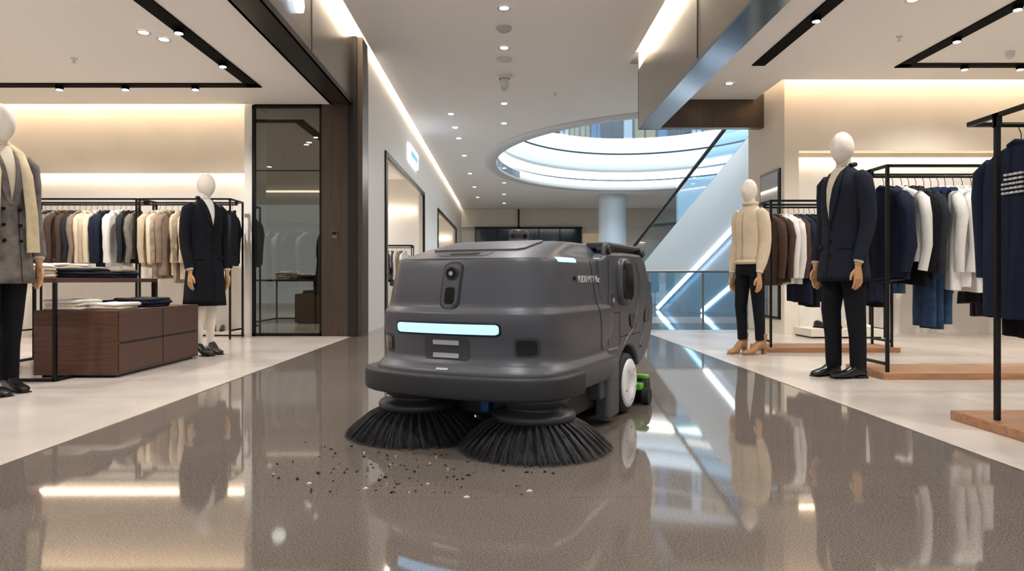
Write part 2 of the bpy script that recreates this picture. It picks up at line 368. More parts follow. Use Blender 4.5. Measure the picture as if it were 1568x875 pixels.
for x,y in ((-.8,7.8),(1.0,7.5),(.9,12)): g.lathe([(.04,0),(.04,-.01),(.01,-.02),(.01,-.05),(.03,-.055),(.001,-.056)],(x,y,CZ),ring,14)
g.build('ceiling_smoke_detector')
g=G()
for x,y,z in ((-4.6,7.3,CL),(4.4,7.6,CR),(-4.2,5.4,CL)): g.lathe([(.035,0),(.035,-.01),(.01,-.015),(.01,-.045),(.025,-.05),(.001,-.051)],(x,y,z),ring,14)
g.lathe([(.05,0),(.05,-.03),(.045,-.06),(.03,-.085),(.001,-.095)],(6.0,8.1,CR),ring,20)
g.build('ceiling_sprinkler')

def spot(name,loc,W,ang=130,col=(1,.96,.9),rad=.05):
    l=bpy.data.lights.new(name,'SPOT'); l.energy=W*K; l.spot_size=R(ang); l.spot_blend=.8; l.color=col; l.shadow_soft_size=rad
    o=bpy.data.objects.new(name,l); COL.objects.link(o); o.location=loc
    return o
for x,y in dl:
    if x==0 and y in (1.0,3.0,5.2,8.25,12.7,17,23): spot('downlight_lamp',(x,y,CZ-.03),115,140,(1,.98,.96))
cw=(1,.95,.88)
for x,y in ((-3.05,2.5),(-3.05,5.3),(-3.75,8.29-.3),(-5.4,8.0)): spot('track_lamp',(x,y,CL-.08),105,140,cw)
spot('track_lamp',(-4.9,6.0,CL-.05),115,140,cw); spot('track_lamp',(-4.9,3.6,CL-.05),115,140,cw)
for x,y in ((3.2,2.5),(3.2,5.0),(3.2,7.6),(5.04,6.2),(5.8,8.3),(5.04,3.4)): spot('track_lamp',(x,y,CR-.08),115,140,cw)
def area(name,loc,W,sx,sy,col,rot=(0,0,0)):
    l=bpy.data.lights.new(name,'AREA'); l.shape='RECTANGLE'; l.size=sx; l.size_y=sy; l.energy=W*K; l.color=col
    o=bpy.data.objects.new(name,l); COL.objects.link(o); o.location=loc; o.rotation_euler=rot; return o
area('atrium_skylight',(4.5,19,10.5),1150,7,10,(.80,.91,1))
spot('atrium_fill',(8,16,3.9),380,150,(.8,.91,1),.3)  # added fill without a fixture, brightens the atrium
spot('atrium_fill',(1.5,28,3.9),260,150,(.95,.97,1),.2); spot('atrium_fill',(7,28,3.9),260,150,(.9,.95,1),.2)  # more added fills, lift the far end and its wall
spot('shop_lamp',(-3.6,14,3.2),170,150,(1,.96,.9),.2); spot('shop_lamp',(-3.6,16.2,3.2),80,150,(1,.96,.9),.2); spot('shop_lamp',(-4,23,3.2),200,150,(1,.96,.9),.2)
spot('mirror_room_fill',(-3.4,10.3,3.1),110,150,(1,.95,.88),.1)  # added fill so the rack behind the mirror door shows

w=bpy.data.worlds.new('World'); scene.world=w; w.use_nodes=True
bg=w.node_tree.nodes['Background']; bg.inputs[0].default_value=(.96,.97,1,1); bg.inputs[1].default_value=.82

def text(name,body,size,loc,rot,mat,ext=.01,parent=None,align='CENTER'):
    c=bpy.data.curves.new(name,'FONT'); c.body=body; c.size=size; c.extrude=ext; c.align_x=align; c.align_y='CENTER'
    c.materials.append(mat); o=bpy.data.objects.new(name,c); COL.objects.link(o); o.location=loc; o.rotation_euler=rot
    if parent: o.parent=parent
    return o
text('illuminated_shop_sign','STUDIO8',.50,(-2.0,5.75,3.52),(R(90),0,R(90)),M('sign_letters','f4f8ff',.4,es=2.0,ec='cfe4ff'),.025)

# ---------------------------------------------------------------- clothes & racks
def F(name,h,var=.12): return M('fabric_'+name,h,.9,bump=.35,bs=220,var=var,vs=14,spec=.2)
navy=F('navy','1c2335'); blk=F('black','121215'); wht=F('white','e6e3de',.03); beige=F('beige','c4b29a'); grey=F('grey','77726c',.25)
brn=F('brown','4f3d35'); cream=F('cream','dccdb4',.06); denim=F('denim','304662',.3); char=F('charcoal','2b2d34'); plaid=F('plaid','9a8a76',.35); taupe=F('taupe','8a776a')
def garment(g,x,y,zr,mat,L=.7,w=.21,t=.03,rot=0,kind='top'):
    T=Matrix.Translation((x,y,zr))@Matrix.Rotation(rot,4,'Z')
    ph=random.random()*6
    hk=[(0,0,-.09),(0,0,-.03),(0,.012,-.005),(0,.014,.012),(0,0,.024),(0,-.012,.012)]
    g.tube(hk,.0025,black,5,T)
    N=28
    if kind=='top':
        lv=[(.075,.045,.022),(.085,.07,.028),(.105,.13,.03),(.135,.185,.033),(.17,w,.036)]
        k=8
        for i in range(1,k+1):
            q=i/k; lv.append((.17+(L-.17)*q,w*(1-.06*math.sin(q*2.2)),.036+.014*q))
        rings=[]
        for d,ww,tt in lv:
            q=d/L; ring=[]
            for j in range(N):
                a=2*math.pi*j/N
                yy=ww*math.copysign(abs(math.sin(a))**.8,math.sin(a))
                fold=.014*q*math.sin(yy*38+ph)+.007*q*math.sin(yy*75+ph*2+d*9)
                ring.append(Vector((tt/.036*t*math.copysign(abs(math.cos(a))**.7,math.cos(a))+fold,yy,-d+.012*q*math.sin(yy*9+ph))))
            rings.append(ring)
        g.loft(rings,mat,True,True,T=T)
        sl=min(.62,L-.05)
        for sgn in (-1,1):
            s2=random.uniform(-.015,.015)
            g.tube([(0,sgn*(w-.05),-.15),(0,sgn*(w+.005),-.2),(.008+s2,sgn*(w+.03),-.32),(.012-s2,sgn*(w+.02),-.15-sl*.65),(s2,sgn*(w+.0),-.13-sl)],[.034,.046,.043,.038,.034],mat,10,T)
        g.tube([(-.02,-.05,-.085),(-.03,0,-.07),(-.02,.05,-.085)],.014,mat,8,T); g.tube([(.02,-.05,-.085),(.03,0,-.07),(.02,.05,-.085)],.014,mat,8,T)
    else:
        for c,s3 in ((-.075,0),(.075,.01)):
            rings=[]
            for i in range(9):
                q=i/8; d=.09+(L-.09)*q; ww=.088-.028*q; ring=[]
                for j in range(18):
                    a=2*math.pi*j/18
                    ring.append(Vector((t*.9*math.cos(a)+s3+.006*math.sin(q*9+ph+a),c*(1-.15*q)+ww*math.sin(a),-d)))
                rings.append(ring)
            g.loft(rings,mat,True,True,T=T)
        g.box(-t,t,-.155,.155,-.13,-.09,mat,.01,T=T)
    g.tube([(0,-.17,-.14),(0,-.08,-.1),(0,0,-.085),(0,.08,-.1),(0,.17,-.14)],.006,M('hanger_wood','2a2320',.4),6,T)

def rack(loc,W,H,Dp,items,base=wood,bh=.05,basein=.06,railz=None,single=False,tt=1,printed=False):
    e=empty('clothes_rack',loc)
    g=G(); r=.011
    if base is not None: g.box(-basein,W+basein,-Dp/2-.04,Dp/2+.04,0,bh,base,.004)
    zb=0 if base is None else bh
    ys=(0,) if single else (-Dp/2+.02,Dp/2-.02)
    for x in (0,W):
        for y in ys: g.box(x-r,x+r,y-r,y+r,zb if not single else 0,H,black)
        g.box(x-r,x+r,-Dp/2+.02,Dp/2-.02,H-2*r,H,black)
        if not single: g.box(x-r,x+r,-Dp/2+.02,Dp/2-.02,.1,.1+2*r,black)
    for y in (-Dp/2+.02,Dp/2-.02): g.box(0,W,y-r,y+r,H-2*r,H,black)
    rz=railz or H-.06
    g.tube([(0,0,rz),(W,0,rz)],.011,black,10)
    for x in (0,W): g.box(x-r,x+r,-.02,.02,rz-.01,H,black)
    g.build('frame',parent=e)
    for i,(x,mat,L,kind) in enumerate(items):
        g=G(); rot=random.uniform(-.25,.25); t=random.uniform(.026,.036)*tt; w_=min(.23,Dp/2+.02)
        if printed and i==0: rot=.12
        garment(g,x,0,rz-.012,mat,L,rot=rot,kind=kind,t=t,w=w_)
        if printed and i==0:
            T=Matrix.Translation((x,0,rz-.012))@Matrix.Rotation(rot,4,'Z')
            for r_ in range(5):
                y=-.06
                while y<.05:
                    wd=random.uniform(.008,.022); g.box(-t-.018,-t-.004,y,y+wd,-.24-r_*.023,-.24-r_*.023+.010,wht,T=T); y+=wd+.010
        g.build(('jacket_%d' if kind=='top' else 'trousers_%d')%(i+1),parent=e)
    return e
def fill(a,b,step,seq):
    o=[];x=a;i=0
    while x<b:
        m,L,k=seq[i%len(seq)]; o.append((x,m,L,k)); x+=step*random.uniform(.85,1.15); i+=1
    return o
t_='top'
seqL=[(grey,.7,t_),(grey,.75,t_),(char,.7,t_),(grey,.72,t_),(brn,.7,t_),(brn,.68,t_),(char,.72,t_),(taupe,.7,t_),(cream,.75,t_),(beige,.72,t_),(cream,.7,t_),(navy,.8,t_),(navy,.75,t_),(wht,.8,t_),(wht,.78,t_),(char,.72,t_),(blk,.75,t_),(beige,.8,t_),(cream,.76,t_),(plaid,.95,t_),(taupe,.9,t_),(beige,.9,t_),(plaid,1.0,t_),(beige,.95,t_),(cream,.85,t_)]
rack((-6.18,8.9,0),1.5,1.80,.46,fill(.12,1.42,.08,seqL[:17]),base=None)
itemsL=fill(.08,.62,.075,seqL[17:])+[(.72,plaid,.95,t_),(.8,taupe,.9,t_)]+[(.93,navy,.82,t_),(1.02,navy,.8,t_),(1.1,char,.78,t_)]
rack((-4.64,8.9,0),1.15,1.80,.46,itemsL,base=None)
simple('display_shelf',lambda g:(g.box(-6.4,-3.55,9.2,9.5,.02,.06,plinthm,.002),g.box(-6.38,-3.57,9.22,9.5,0,.02,black)))
def shoe(g,c,rz,mat,h=.1,s=1,heel=.012,shaft=0):
    T=Matrix.Translation(c)@Matrix.Rotation(rz,4,'Z')@Matrix.Scale(s,4)
    secs=[(.075,.022,.055,heel),(.06,.034,.09,heel),(.02,.036,h,heel),(-.03,.036,h*.85,heel*.6),(-.08,.041,.062,.006),(-.13,.044,.05,.004),(-.17,.038,.042,.004),(-.195,.02,.028,.006)]
    rings=[]
    for y,wd,tz,bz in secs:
        ring=[]
        for j in range(14):
            a=2*math.pi*j/14; ca,sa=math.cos(a),math.sin(a)
            ring.append(Vector((wd*math.copysign(abs(ca)**.7,ca),y,(bz+tz)/2+(tz-bz)/2*math.copysign(abs(sa)**.7,sa))))
        rings.append(ring)
    g.loft(rings,mat,True,True,T=T)
    if heel<.03: g.box(-.036,.036,-.01,.078,0,heel+.006,mat,.003,T=T)
    else: g.box(-.022,.022,.045,.075,0,heel+.01,mat,.003,T=T)
    g.box(-.042,.042,-.185,-.05,0,.008,mat,.003,T=T)
    if shaft: g.tube([(0,.03,.06),(0,.035,.12),(0,.04,shaft)],[.04,.043,.05],mat,16,T)
g=G()
for x in (-3.98,-3.86): shoe(g,(x,9.36,.062),.3,M('shoe_black','0f0f10',.3),s=.8)
g.build('display_shoes')

seqR1=[(brn,.82,t_),(brn,.8,t_),(wht,.8,t_),(wht,.82,t_),(brn,.75,t_),(navy,1.0,t_),(navy,1.02,t_),(blk,1.05,t_),(char,1.0,t_),(navy,1.0,t_),(blk,1.0,t_)]
rack((2.80,7.36,0),1.27,1.60,.42,fill(.08,1.2,.062,seqR1))
seqR2=[(navy,.8,t_),(navy,.82,t_),(wht,.66,t_),(blk,.85,t_),(char,.8,t_),(denim,1.18,'p'),(denim,1.2,'p'),(denim,1.16,'p'),(wht,.88,t_),(wht,.86,t_),(wht,.9,t_),(wht,.9,t_),(blk,1.0,t_),(navy,1.1,t_),(blk,1.1,t_),(brn,.9,t_),(blk,1.1,t_)]
rack((2.93,5.45,0),2.0,1.64,.5,fill(.10,1.9,.064,seqR2),tt=1.15)
rack((2.47,3.42,0),1.5,1.59,.46,[(.12,navy,.95,t_),(.21,blk,1.05,t_),(.30,blk,1.05,t_),(.38,navy,1.0,t_),(.46,blk,1.05,t_),(.55,blk,1.05,t_),(.64,char,1.0,t_),(.75,blk,1.0,t_)],basein=.06,single=True,tt=1.2,printed=True)
seqN=[(blk,.9,t_),(navy,.9,t_),(denim,1.1,'p'),(wht,.85,t_),(beige,.85,t_),(char,.9,t_),(blk,1,t_)]
rack((5.0,9.15,0),2.2,1.75,.4,fill(.1,2.1,.09,seqN),base=None)
simple('low_display_plinth',lambda g:(g.box(3.98,4.92,8.85,9.4,.02,.12,plinthm,.004),g.box(4.0,4.9,8.87,9.38,0,.02,black)))
g=G(); ws=M('shoe_white','e8e6e2',.4); bs_=M('shoe_black','0f0f10',.3)
for x,m in ((4.2,bs_),(4.33,bs_),(4.6,ws),(4.73,ws)): shoe(g,(x,9.1,.122),.4,m)
g.build('display_shoes')
rack((-3.85,10.5,0),1.0,1.62,.4,fill(.1,.95,.085,[(blk,.85,t_),(wht,.9,t_),(char,.9,t_),(wht,.9,t_),(blk,.95,t_),(grey,.9,t_),(blk,.9,t_)]),base=None)  # added behind the mirror door in place of a reflected rack
rack((-3.6,16.4,0),1.4,1.6,.4,fill(.1,1.3,.1,[(taupe,.8,t_),(wht,.8,t_),(brn,.8,t_),(denim,.9,t_),(cream,.9,t_)]),base=None)

# ---------------------------------------------------------------- table, drawers, folded clothes
def table(g):
    g.box(-4.5,-3.31,5.04,6.52,.735,.77,woodd,.003)
    for x in (-4.46,-3.33):
        for y in (5.06,6.48): g.box(x-.012,x+.012,y-.012,y+.012,0,.735,black)
        g.box(x-.012,x+.012,5.06,6.48,.0,.024,black)
    for y in (5.06,): g.box(-4.46,-3.33,y-.012,y+.012,.0,.024,black)
simple('display_table',table)
def drawers(g):
    g.box(-3.62,-2.98,5.25,6.65,.02,.52,woodd,.004); g.box(-3.58,-3.02,5.29,6.61,0,.02,black)
    g.box(-2.981,-2.975,5.30,6.60,.262,.268,black); g.box(-2.981,-2.975,5.945,5.951,.04,.5,black)
    g.box(-2.985,-2.972,5.27,5.94,.04,.255,woodd,.002); g.box(-2.985,-2.972,5.955,6.63,.04,.255,woodd,.002)
    g.box(-2.985,-2.972,5.27,5.94,.275,.505,woodd,.002); g.box(-2.985,-2.972,5.955,6.63,.275,.505,woodd,.002)
simple('drawer_chest',drawers)
def pile(g,x,y,z,n,mats,w=.3,d=.36,th=.026):
    for i in range(n):
        m=mats[i%len(mats)]; T=Matrix.Translation((x+random.uniform(-.01,.01),y+random.uniform(-.01,.01),z+i*th))@Matrix.Rotation(random.uniform(-.08,.08),4,'Z')
        N=32; rings=[]
        for q,zz in ((.93,0),(1,.2),(1.01,.5),(1,.8),(.93,1.0)):
            ring=[]
            for j in range(N):
                a=2*math.pi*j/N; ca,sa=math.cos(a),math.sin(a)
                ring.append(Vector((w/2*q*math.copysign(abs(ca)**.35,ca),d/2*q*math.copysign(abs(sa)**.35,sa),zz*th+.004*math.sin(a*3+i)*(zz>.1))))
            rings.append(ring)
        g.loft(rings,m,True,True,T=T)
        g.box(-.07,.07,-.1,.02,th*.9,th*1.08,m,.004,T=T) if i==n-1 else None
g=G(); pile(g,-3.44,5.45,.521,3,[wht,cream,wht]); pile(g,-3.14,5.5,.521,2,[cream,wht],.26); pile(g,-3.2,6.05,.521,3,[navy,navy,char],.36,.4); pile(g,-3.5,6.1,.521,2,[grey,navy],.2,.36)
g.build('folded_clothes')
g=G(); pile(g,-4.1,5.4,.771,6,[wht,cream,wht]); pile(g,-3.75,5.35,.771,4,[cream,wht]); pile(g,-3.5,5.7,.771,3,[navy,char]); pile(g,-3.55,6.2,.771,3,[navy,navy,grey],.3); pile(g,-3.95,6.1,.771,5,[wht,beige])
g.build('folded_clothes')

# ---------------------------------------------------------------- mannequins
def hand(g,p,side,mat,yawf=0,s=1.0):
    T=Matrix.Translation(p)@Matrix.Rotation(yawf,4,'Z')@Matrix.Scale(s,4)
    rings=[]
    for z,wy,tx in ((.03,.022,.02),(0,.024,.018),(-.03,.034,.016),(-.07,.041,.015),(-.092,.038,.012)):
        rings.append([Vector((tx*math.cos(2*math.pi*k/14),wy*math.sin(2*math.pi*k/14),z)) for k in range(14)])
    g.loft(rings,mat,True,True,T=T)
    for i,(y,L) in enumerate(((-.03,.07),(-.0105,.08),(.0095,.074),(.029,.058))):
        c=-side*.012
        g.tube([(0,y,-.08),(0,y*1.05,-.09-L*.35),(c*.7,y*1.08,-.09-L*.7),(c*1.8,y*1.05,-.09-L)],[.0095,.009,.008,.006],mat,8,T)
    g.tube([(0,-.028,-.025),(-side*.006,-.05,-.05),(-side*.01,-.058,-.078),(-side*.012,-.056,-.098)],[.012,.011,.009,.007],mat,8,T)
def mannequin(name,loc,yaw,H,coat,shirt,legm,shoem,hem=.55,headyaw=0,style='coat',heel=.012,shaft=0,vd=1.2,shoulder=1.0,skinleg=False,scarf=None,depth=1.0,legw=1.0):
    g=G(); S=Matrix.Scale(H/1.85,4)
    def hf(p):
        q=p.z/.125
        if q<0: p.x*=1-.28*q*q; p.y=p.y*(1-.2*q*q)-.018*q*q
        if p.y<-.05: p.y-=.006*math.exp(-((p.z+.02)/.03)**2)*math.exp(-(p.x/.015)**2)*2
        return p
    Th=S@Matrix.Translation((0,-.012,1.725))@Matrix.Rotation(headyaw,4,'Z')
    g.ell((0,0,0),(.078,.098,.125),manq,Th,28,20,hf)
    g.tube([(0,.01,1.5),(0,.008,1.56),(0,.0,1.64),(0,-.005,1.665)],[.062,.055,.053,.05],shirt,16,S)
    g.tube([(0,.005,1.60),(0,.0,1.64),(0,-.005,1.69)],[.048,.047,.05],manq,16,S)
    for sx in (-1,1):
        yo=.03*sx
        if skinleg: g.tube([(sx*.085,0,.95),(sx*.085,-.005+yo,.5),(sx*.085,.012+yo,.36),(sx*.08,.02+yo,.08)],[.085,.055,.053,.033],legm,16,S)
        else: g.tube([(sx*.08,0,.98),(sx*.085,0,.86),(sx*.09,-.005+yo,.5),(sx*.09,.015+yo,.3),(sx*.09,.02+yo,.075 if shaft==0 else .15)],[.09*legw,.096*legw,.07*legw,.06*legw,.056*legw],legm,18,S)
        shoe(g,(sx*.09*H/1.85,yo,0),-sx*.12,shoem,heel=heel,shaft=shaft,s=1.05,h=.1+heel*.6)
    g.loft([[Vector((r_*math.cos(2*math.pi*k/24)*min(1,shoulder+.1),q*math.sin(2*math.pi*k/24),z)) for k in range(24)] for z,r_,q in ((.83,.15,.1),(.9,.165,.115),(1.0,.16,.11),(1.06,.14,.1))],legm,True,T=S)
    sh=shoulder
    prof=[(1.585,.058,.055,.008),(1.565,.085,.062,.008),(1.545,.13*sh,.072,.008),(1.52,.178*sh,.088,.006),(1.48,.212*sh,.105,.003),(1.42,.218*sh,.122,0),(1.3,.205*sh,.13,-.004),(1.15,.187*sh,.122,0),(1.0,.2*sh,.13,.0),(.85,.222*sh,.145,.0),(.7,.235*sh,.155,0),(.5,.252*sh,.168,0),(.3,.265*sh,.175,0)]
    prof=[(a,b,c*(depth if a<1.53 else 1),d) for a,b,c,d in prof]
    def at(z):
        for a,b in zip(prof,prof[1:]):
            if a[0]>=z>=b[0]:
                t=(a[0]-z)/(a[0]-b[0]); return [a[i]+(b[i]-a[i])*t for i in range(4)]
        return list(prof[-1]) if z<prof[-1][0] else list(prof[0])
    z_=[1.585,1.565,1.545,1.52,1.48,1.42]+[1.42-(1.42-hem)*i/14 for i in range(1,15)]
    rings=[]
    for z in z_:
        _,a,b,c=at(z); q=max(0,(1.2-z)); N=48; ring=[]
        if style=='bomber' and z<hem+.05: a*=.93;b*=.93
        for j in range(N):
            an=2*math.pi*j/N
            f=1+.05*q*math.sin(an*7+1)+.02*q*math.sin(an*13+z*4)+(.012*math.sin(z*40+an*2) if z<1.35 else 0)*.6
            ring.append(Vector((a*f*math.cos(an),c+b*f*math.sin(an),z)))
        rings.append(ring)
    rings.append([Vector((p.x*.9,p.y*.9,hem+.02)) for p in rings[-1]])
    g.loft(rings,coat,False,True,T=S)
    def fy(x,z):
        _,a,b,c=at(z); u=min(.999,abs(x/a)); return c-b*math.sqrt(1-u*u)
    def patch(rows,off,mat,n=8):
        rr=[]
        for z,xl,xr in rows:
            q=max(0,1.2-z)
            rr.append([Vector((xl+(xr-xl)*i/n,fy(xl+(xr-xl)*i/n,z)-off-.012*q,z)) for i in range(n+1)])
        g.loft(rr,mat,False,True,closed=False,T=S)
    if style in('coat','blazer'):
        rows=[]; n=10
        for i in range(n+1):
            q=i/n; z=1.58+(vd-1.58)*q; wv=.055*(1-q)+.002; rows.append((z,-wv,wv))
        patch(rows,.006,shirt)
        for sgn in (-1,1):
            rows=[]
            for i in range(n+1):
                q=i/n; z=1.585+(vd-1.585)*q; a=.055*(1-q)+.0; lap=.012+.075*math.sin(min(1,q*1.5)*math.pi/2)*(1-q)**.6
                rows.append((z,sgn*a,sgn*(a+lap)))
            patch(rows,.014,coat,4)
        patch([(vd-(vd-hem-.01)*i/12,-.004+(.05 if style=='blazer' else .0),.002+(.05 if style=='blazer' else .0)) for i in range(13)],.006,blk,1)
        bx=(-.045,.055) if style=='blazer' else (.02,)
        for zb in (vd-.03,vd-.13,vd-.23):
            for xb in bx:
                y=fy(xb,zb)-.008; g.cyl((xb,y,zb),(xb,y-.008,zb),.011,blk,10,T=S)
        for sgn in (-1,1): patch([(1.0,sgn*.08,sgn*.16),(.965,sgn*.08,sgn*.16)],.012,coat,4)
        g.tube([(-.066,.0,1.585),(-.055,.055,1.60),(0,.075,1.605),(.055,.055,1.60),(.066,0,1.585)],.018,coat,10,S)
    elif style=='bomber':
        patch([(1.5-(1.5-hem)*i/10,-.004,.004) for i in range(11)],.004,M('zip','9a8f80',.4),1)
        g.tube([(0+.068*math.cos(t*math.pi/8),.008+.06*math.sin(t*math.pi/8),1.585) for t in range(17)],.022,coat,10,S)
        _,a,b,c=at(hem+.03)
        g.tube([(a*.94*math.cos(t*math.pi/12),c+b*.94*math.sin(t*math.pi/12),hem+.02) for t in range(25)],.024,coat,10,S)
    for sx in (-1,1):
        pts=[(sx*.165*sh,.0,1.505),(sx*.212*sh,.002,1.46),(sx*.232*sh,.012,1.36),(sx*.242*sh,.02,1.2),(sx*.247*sh,.0,1.08),(sx*.245*sh,-.04,.96),(sx*.24*sh,-.062,.875)]
        rr=[.05,.064,.061,.056,.052,.048,.045]
        if style=='bomber': rr=[.05,.068,.068,.062,.06,.054,.036]
        g.tube(pts,rr,coat,18,S)
        g.tube([pts[-1],(sx*.238*sh,-.066,.86)],[.036,.034],shirt,12,S)
        g.tube([(sx*.239*sh,-.064,.88),(sx*.237*sh,-.068,.84)],[.026,.024],handm,12,S)
        hand(g,S@Vector((sx*.237*sh,-.068,.825)),sx,handm)
    if scarf:
        for sx in (-1,1):
            g.tube([(sx*.02,.07,1.6),(sx*.075,.03,1.6),(sx*.09,-.06,1.54),(sx*.10,-.125,1.4),(sx*.12,-.14,1.15),(sx*.13,-.14,.9)],[.03,.035,.04,.042,.045,.05],scarf,12,S,flat=.5)
    return g.build(name,loc,yaw)
shoeb=M('shoe_black','0f0f10',.3)
tan=M('boot_tan','a77d56',.5)
mannequin('mannequin_black_coat',(-3.03,6.92,0),R(55),1.84,F('coatblack','14161d'),wht,manq,shoeb,hem=.5,headyaw=R(15),skinleg=True,vd=1.3,shoulder=.85,heel=.05)
mannequin('mannequin_cream_jacket',(2.52,7.0,0),R(-60),1.79,F('creamjacket','d8c6aa',.05),wht,F('pantsdark','15161b'),tan,hem=.95,headyaw=R(10),style='bomber',heel=.07,shaft=.2,shoulder=.74,depth=.92,legw=.88)
mannequin('mannequin_navy_coat',(2.65,5.33,0),R(-74),1.91,F('coatnavy','20242f'),F('turtleneck','d9cdb9',.05),F('pantsdark','15161b'),shoeb,hem=.72,headyaw=R(18),vd=1.15,shoulder=.9)
mannequin('mannequin_grey_blazer',(-3.37,4.55,0),R(66),1.93,F('blazergrey','706b67',.35),F('turtleneck','d9cdb9',.05),blk,shoeb,hem=.70,headyaw=R(10),style='blazer',vd=1.2,shoulder=.88,scarf=F('scarf','d0bf9f'))

# ---------------------------------------------------------------- sweeping robot
def robot():
    e=empty('floor_sweeping_robot',(-.146,3.215,0),R(-27))
    body=M('robot_shell_grey','4a4c54',.36,spec=.5)
    body2=M('robot_shell_dark','34363c',.42)
    rub=M('robot_bumper_rubber','242529',.5)
    pb=M('robot_black_gloss','050506',.12)
    seam=M('robot_seam','101114',.7)
    led=M('robot_led_blue','a8d8ff',.4,es=1.4,ec='9ad0ff')
    silver=M('robot_silver','b9bbc0',.35,metal=.4)
    lv=[(.24,.46,-.165,.07),(.25,.485,-.195,.08),(.345,.495,-.205,.08),(.356,.492,-.202,.08),(.372,.482,-.188,.08),(.392,.469,-.171,.08),(.42,.463,-.161,.077),(.46,.467,-.162,.076),(.51,.473,-.168,.075),(.57,.475,-.173,.075),(.602,.473,-.172,.072),(.618,.467,-.163,.07),(.635,.460,-.152,.066),(.70,.452,-.141,.062),(.78,.443,-.124,.058),(.836,.435,-.110,.054),(.848,.431,-.103,.053),(.856,.420,-.085,.05),(.872,.402,-.030,.042),(.892,.388,.045,.034),(.915,.368,.14,.022),(.935,.345,.24,.01),(.944,.325,.30,.005)]
    YB=.86; n=5.4
    def at(z):
        z=max(lv[0][0],min(lv[-1][0],z)); m=len(lv)
        for i in range(m-1):
            a,b=lv[i],lv[i+1]
            if a[0]<=z<=b[0]:
                h=b[0]-a[0]; t=(z-a[0])/h; o=[]
                for k in range(1,4):
                    d=(b[k]-a[k])/h
                    da=d if i==0 else (a[k]-lv[i-1][k])/(a[0]-lv[i-1][0])
                    db=d if i==m-2 else (lv[i+2][k]-b[k])/(lv[i+2][0]-b[0])
                    m0=0 if da*d<=0 else 2*da*d/(da+d); m1=0 if db*d<=0 else 2*db*d/(db+d)
                    o.append((2*t**3-3*t*t+1)*a[k]+(t**3-2*t*t+t)*h*m0+(-2*t**3+3*t*t)*b[k]+(t**3-t*t)*h*m1)
                return o
    def fy(x,z):
        hw,yf,bow=at(z); mid=(yf+YB)/2; hf=(YB-yf)/2; u=min(.9999,abs(x/hw))
        return mid-hf*(1-u**n)**(1/n)-bow*(1-u*u)
    def sx(y,z):
        hw,yf,bow=at(z); mid=(yf+YB)/2; hf=(YB-yf)/2; u=min(.9999,abs((y-mid)/hf)); return hw*(1-u**n)**(1/n)
    g=G(); rings=[]; zz=[]
    for i in range(len(lv)-1):
        for k in range(4): zz.append(lv[i][0]+(lv[i+1][0]-lv[i][0])*k/4)
    zz.append(lv[-1][0]); N=168
    for z in zz:
        hw,yf,bow=at(z); mid=(yf+YB)/2; hf=(YB-yf)/2; ring=[]
        for j in range(N):
            a=2*math.pi*j/N; ca,sa=math.cos(a),math.sin(a)
            x=hw*math.copysign(abs(ca)**(2/n),ca); y=mid+hf*math.copysign(abs(sa)**(2/n),sa)
            if sa<0: y-=bow*(1-(x/hw)**2)
            ring.append(Vector((x,y,z)))
        rings.append(ring)
    last=rings[-1]; rings.append([Vector((p.x*.92,.58+(p.y-.58)*.92,.947)) for p in last]); rings.append([Vector((p.x*.02,.58,.949)) for p in last])
    g.loft(rings,body,True,True)
    g.build('front_shell',parent=e)
    def fpatch(g,x0,x1,z0,z1,mat,off=.004,r=.0,nx=16,nz=8,skew=0):
        rr=[]
        for i in range(nz+1):
            q=i/nz; z=z0+(z1-z0)*q; ins=0
            if r>0:
                d=min(q,1-q)*(z1-z0)
                if d<r: ins=r-math.sqrt(max(0,r*r-(r-d)**2))
            a,b=x0+ins,x1-ins
            rr.append([Vector((a+(b-a)*j/nx+skew*(q-.5),fy(a+(b-a)*j/nx+skew*(q-.5),z)-off,z)) for j in range(nx+1)])
        g.loft(rr,mat,False,True,closed=False)
        loop=rr[0]+[r_[-1] for r_ in rr[1:]]+rr[-1][::-1][1:]+[r_[0] for r_ in rr[::-1][1:-1]]
        g.loft([loop,[p+Vector((0,off+.004,0)) for p in loop]],mat,False,False)
    def tpatch(g,x0,x1,z0,z1,mat,off=.003,nx=14,nz=8,r=0):
        rr=[]
        for i in range(nz+1):
            q=i/nz; z=z0+(z1-z0)*q; ins=0
            if r>0: ins=r*(1-math.sqrt(max(0,1-(2*q-1)**6)))
            a,b=x0+ins,x1-ins
            rr.append([Vector((a+(b-a)*j/nx,fy(a+(b-a)*j/nx,z),z+off)) for j in range(nx+1)])
        g.loft(rr,mat,False,True,closed=False)
        loop=rr[0]+[r_[-1] for r_ in rr[1:]]+rr[-1][::-1][1:]+[r_[0] for r_ in rr[::-1][1:-1]]
        g.loft([loop,[p-Vector((0,0,off+.003)) for p in loop]],mat,False,False)
    def spatch(g,y0,y1,z0,z1,mat,off=.004,r=0,ny=14,nz=8,lean=0,xf=None):
        f=xf or sx
        rr=[]
        for i in range(nz+1):
            q=i/nz; z=z0+(z1-z0)*q; ins=0
            if r>0:
                d=min(q,1-q)*(z1-z0)
                if d<r: ins=r-math.sqrt(max(0,r*r-(r-d)**2))
            a,b=y0+ins+lean*q,y1-ins+lean*q
            rr.append([Vector((f(a+(b-a)*j/ny,z)+off,a+(b-a)*j/ny,z)) for j in range(ny+1)])
        g.loft(rr,mat,False,True,closed=False)
        loop=rr[0]+[r_[-1] for r_ in rr[1:]]+rr[-1][::-1][1:]+[r_[0] for r_ in rr[::-1][1:-1]]
        g.loft([loop,[p-Vector((off+.004,0,0)) for p in loop]],mat,False,False)
    g=G()
    fpatch(g,-.282,.262,.508,.568,seam,.002,.02,24); fpatch(g,-.272,.252,.517,.56,led,.007,.015,24,10)
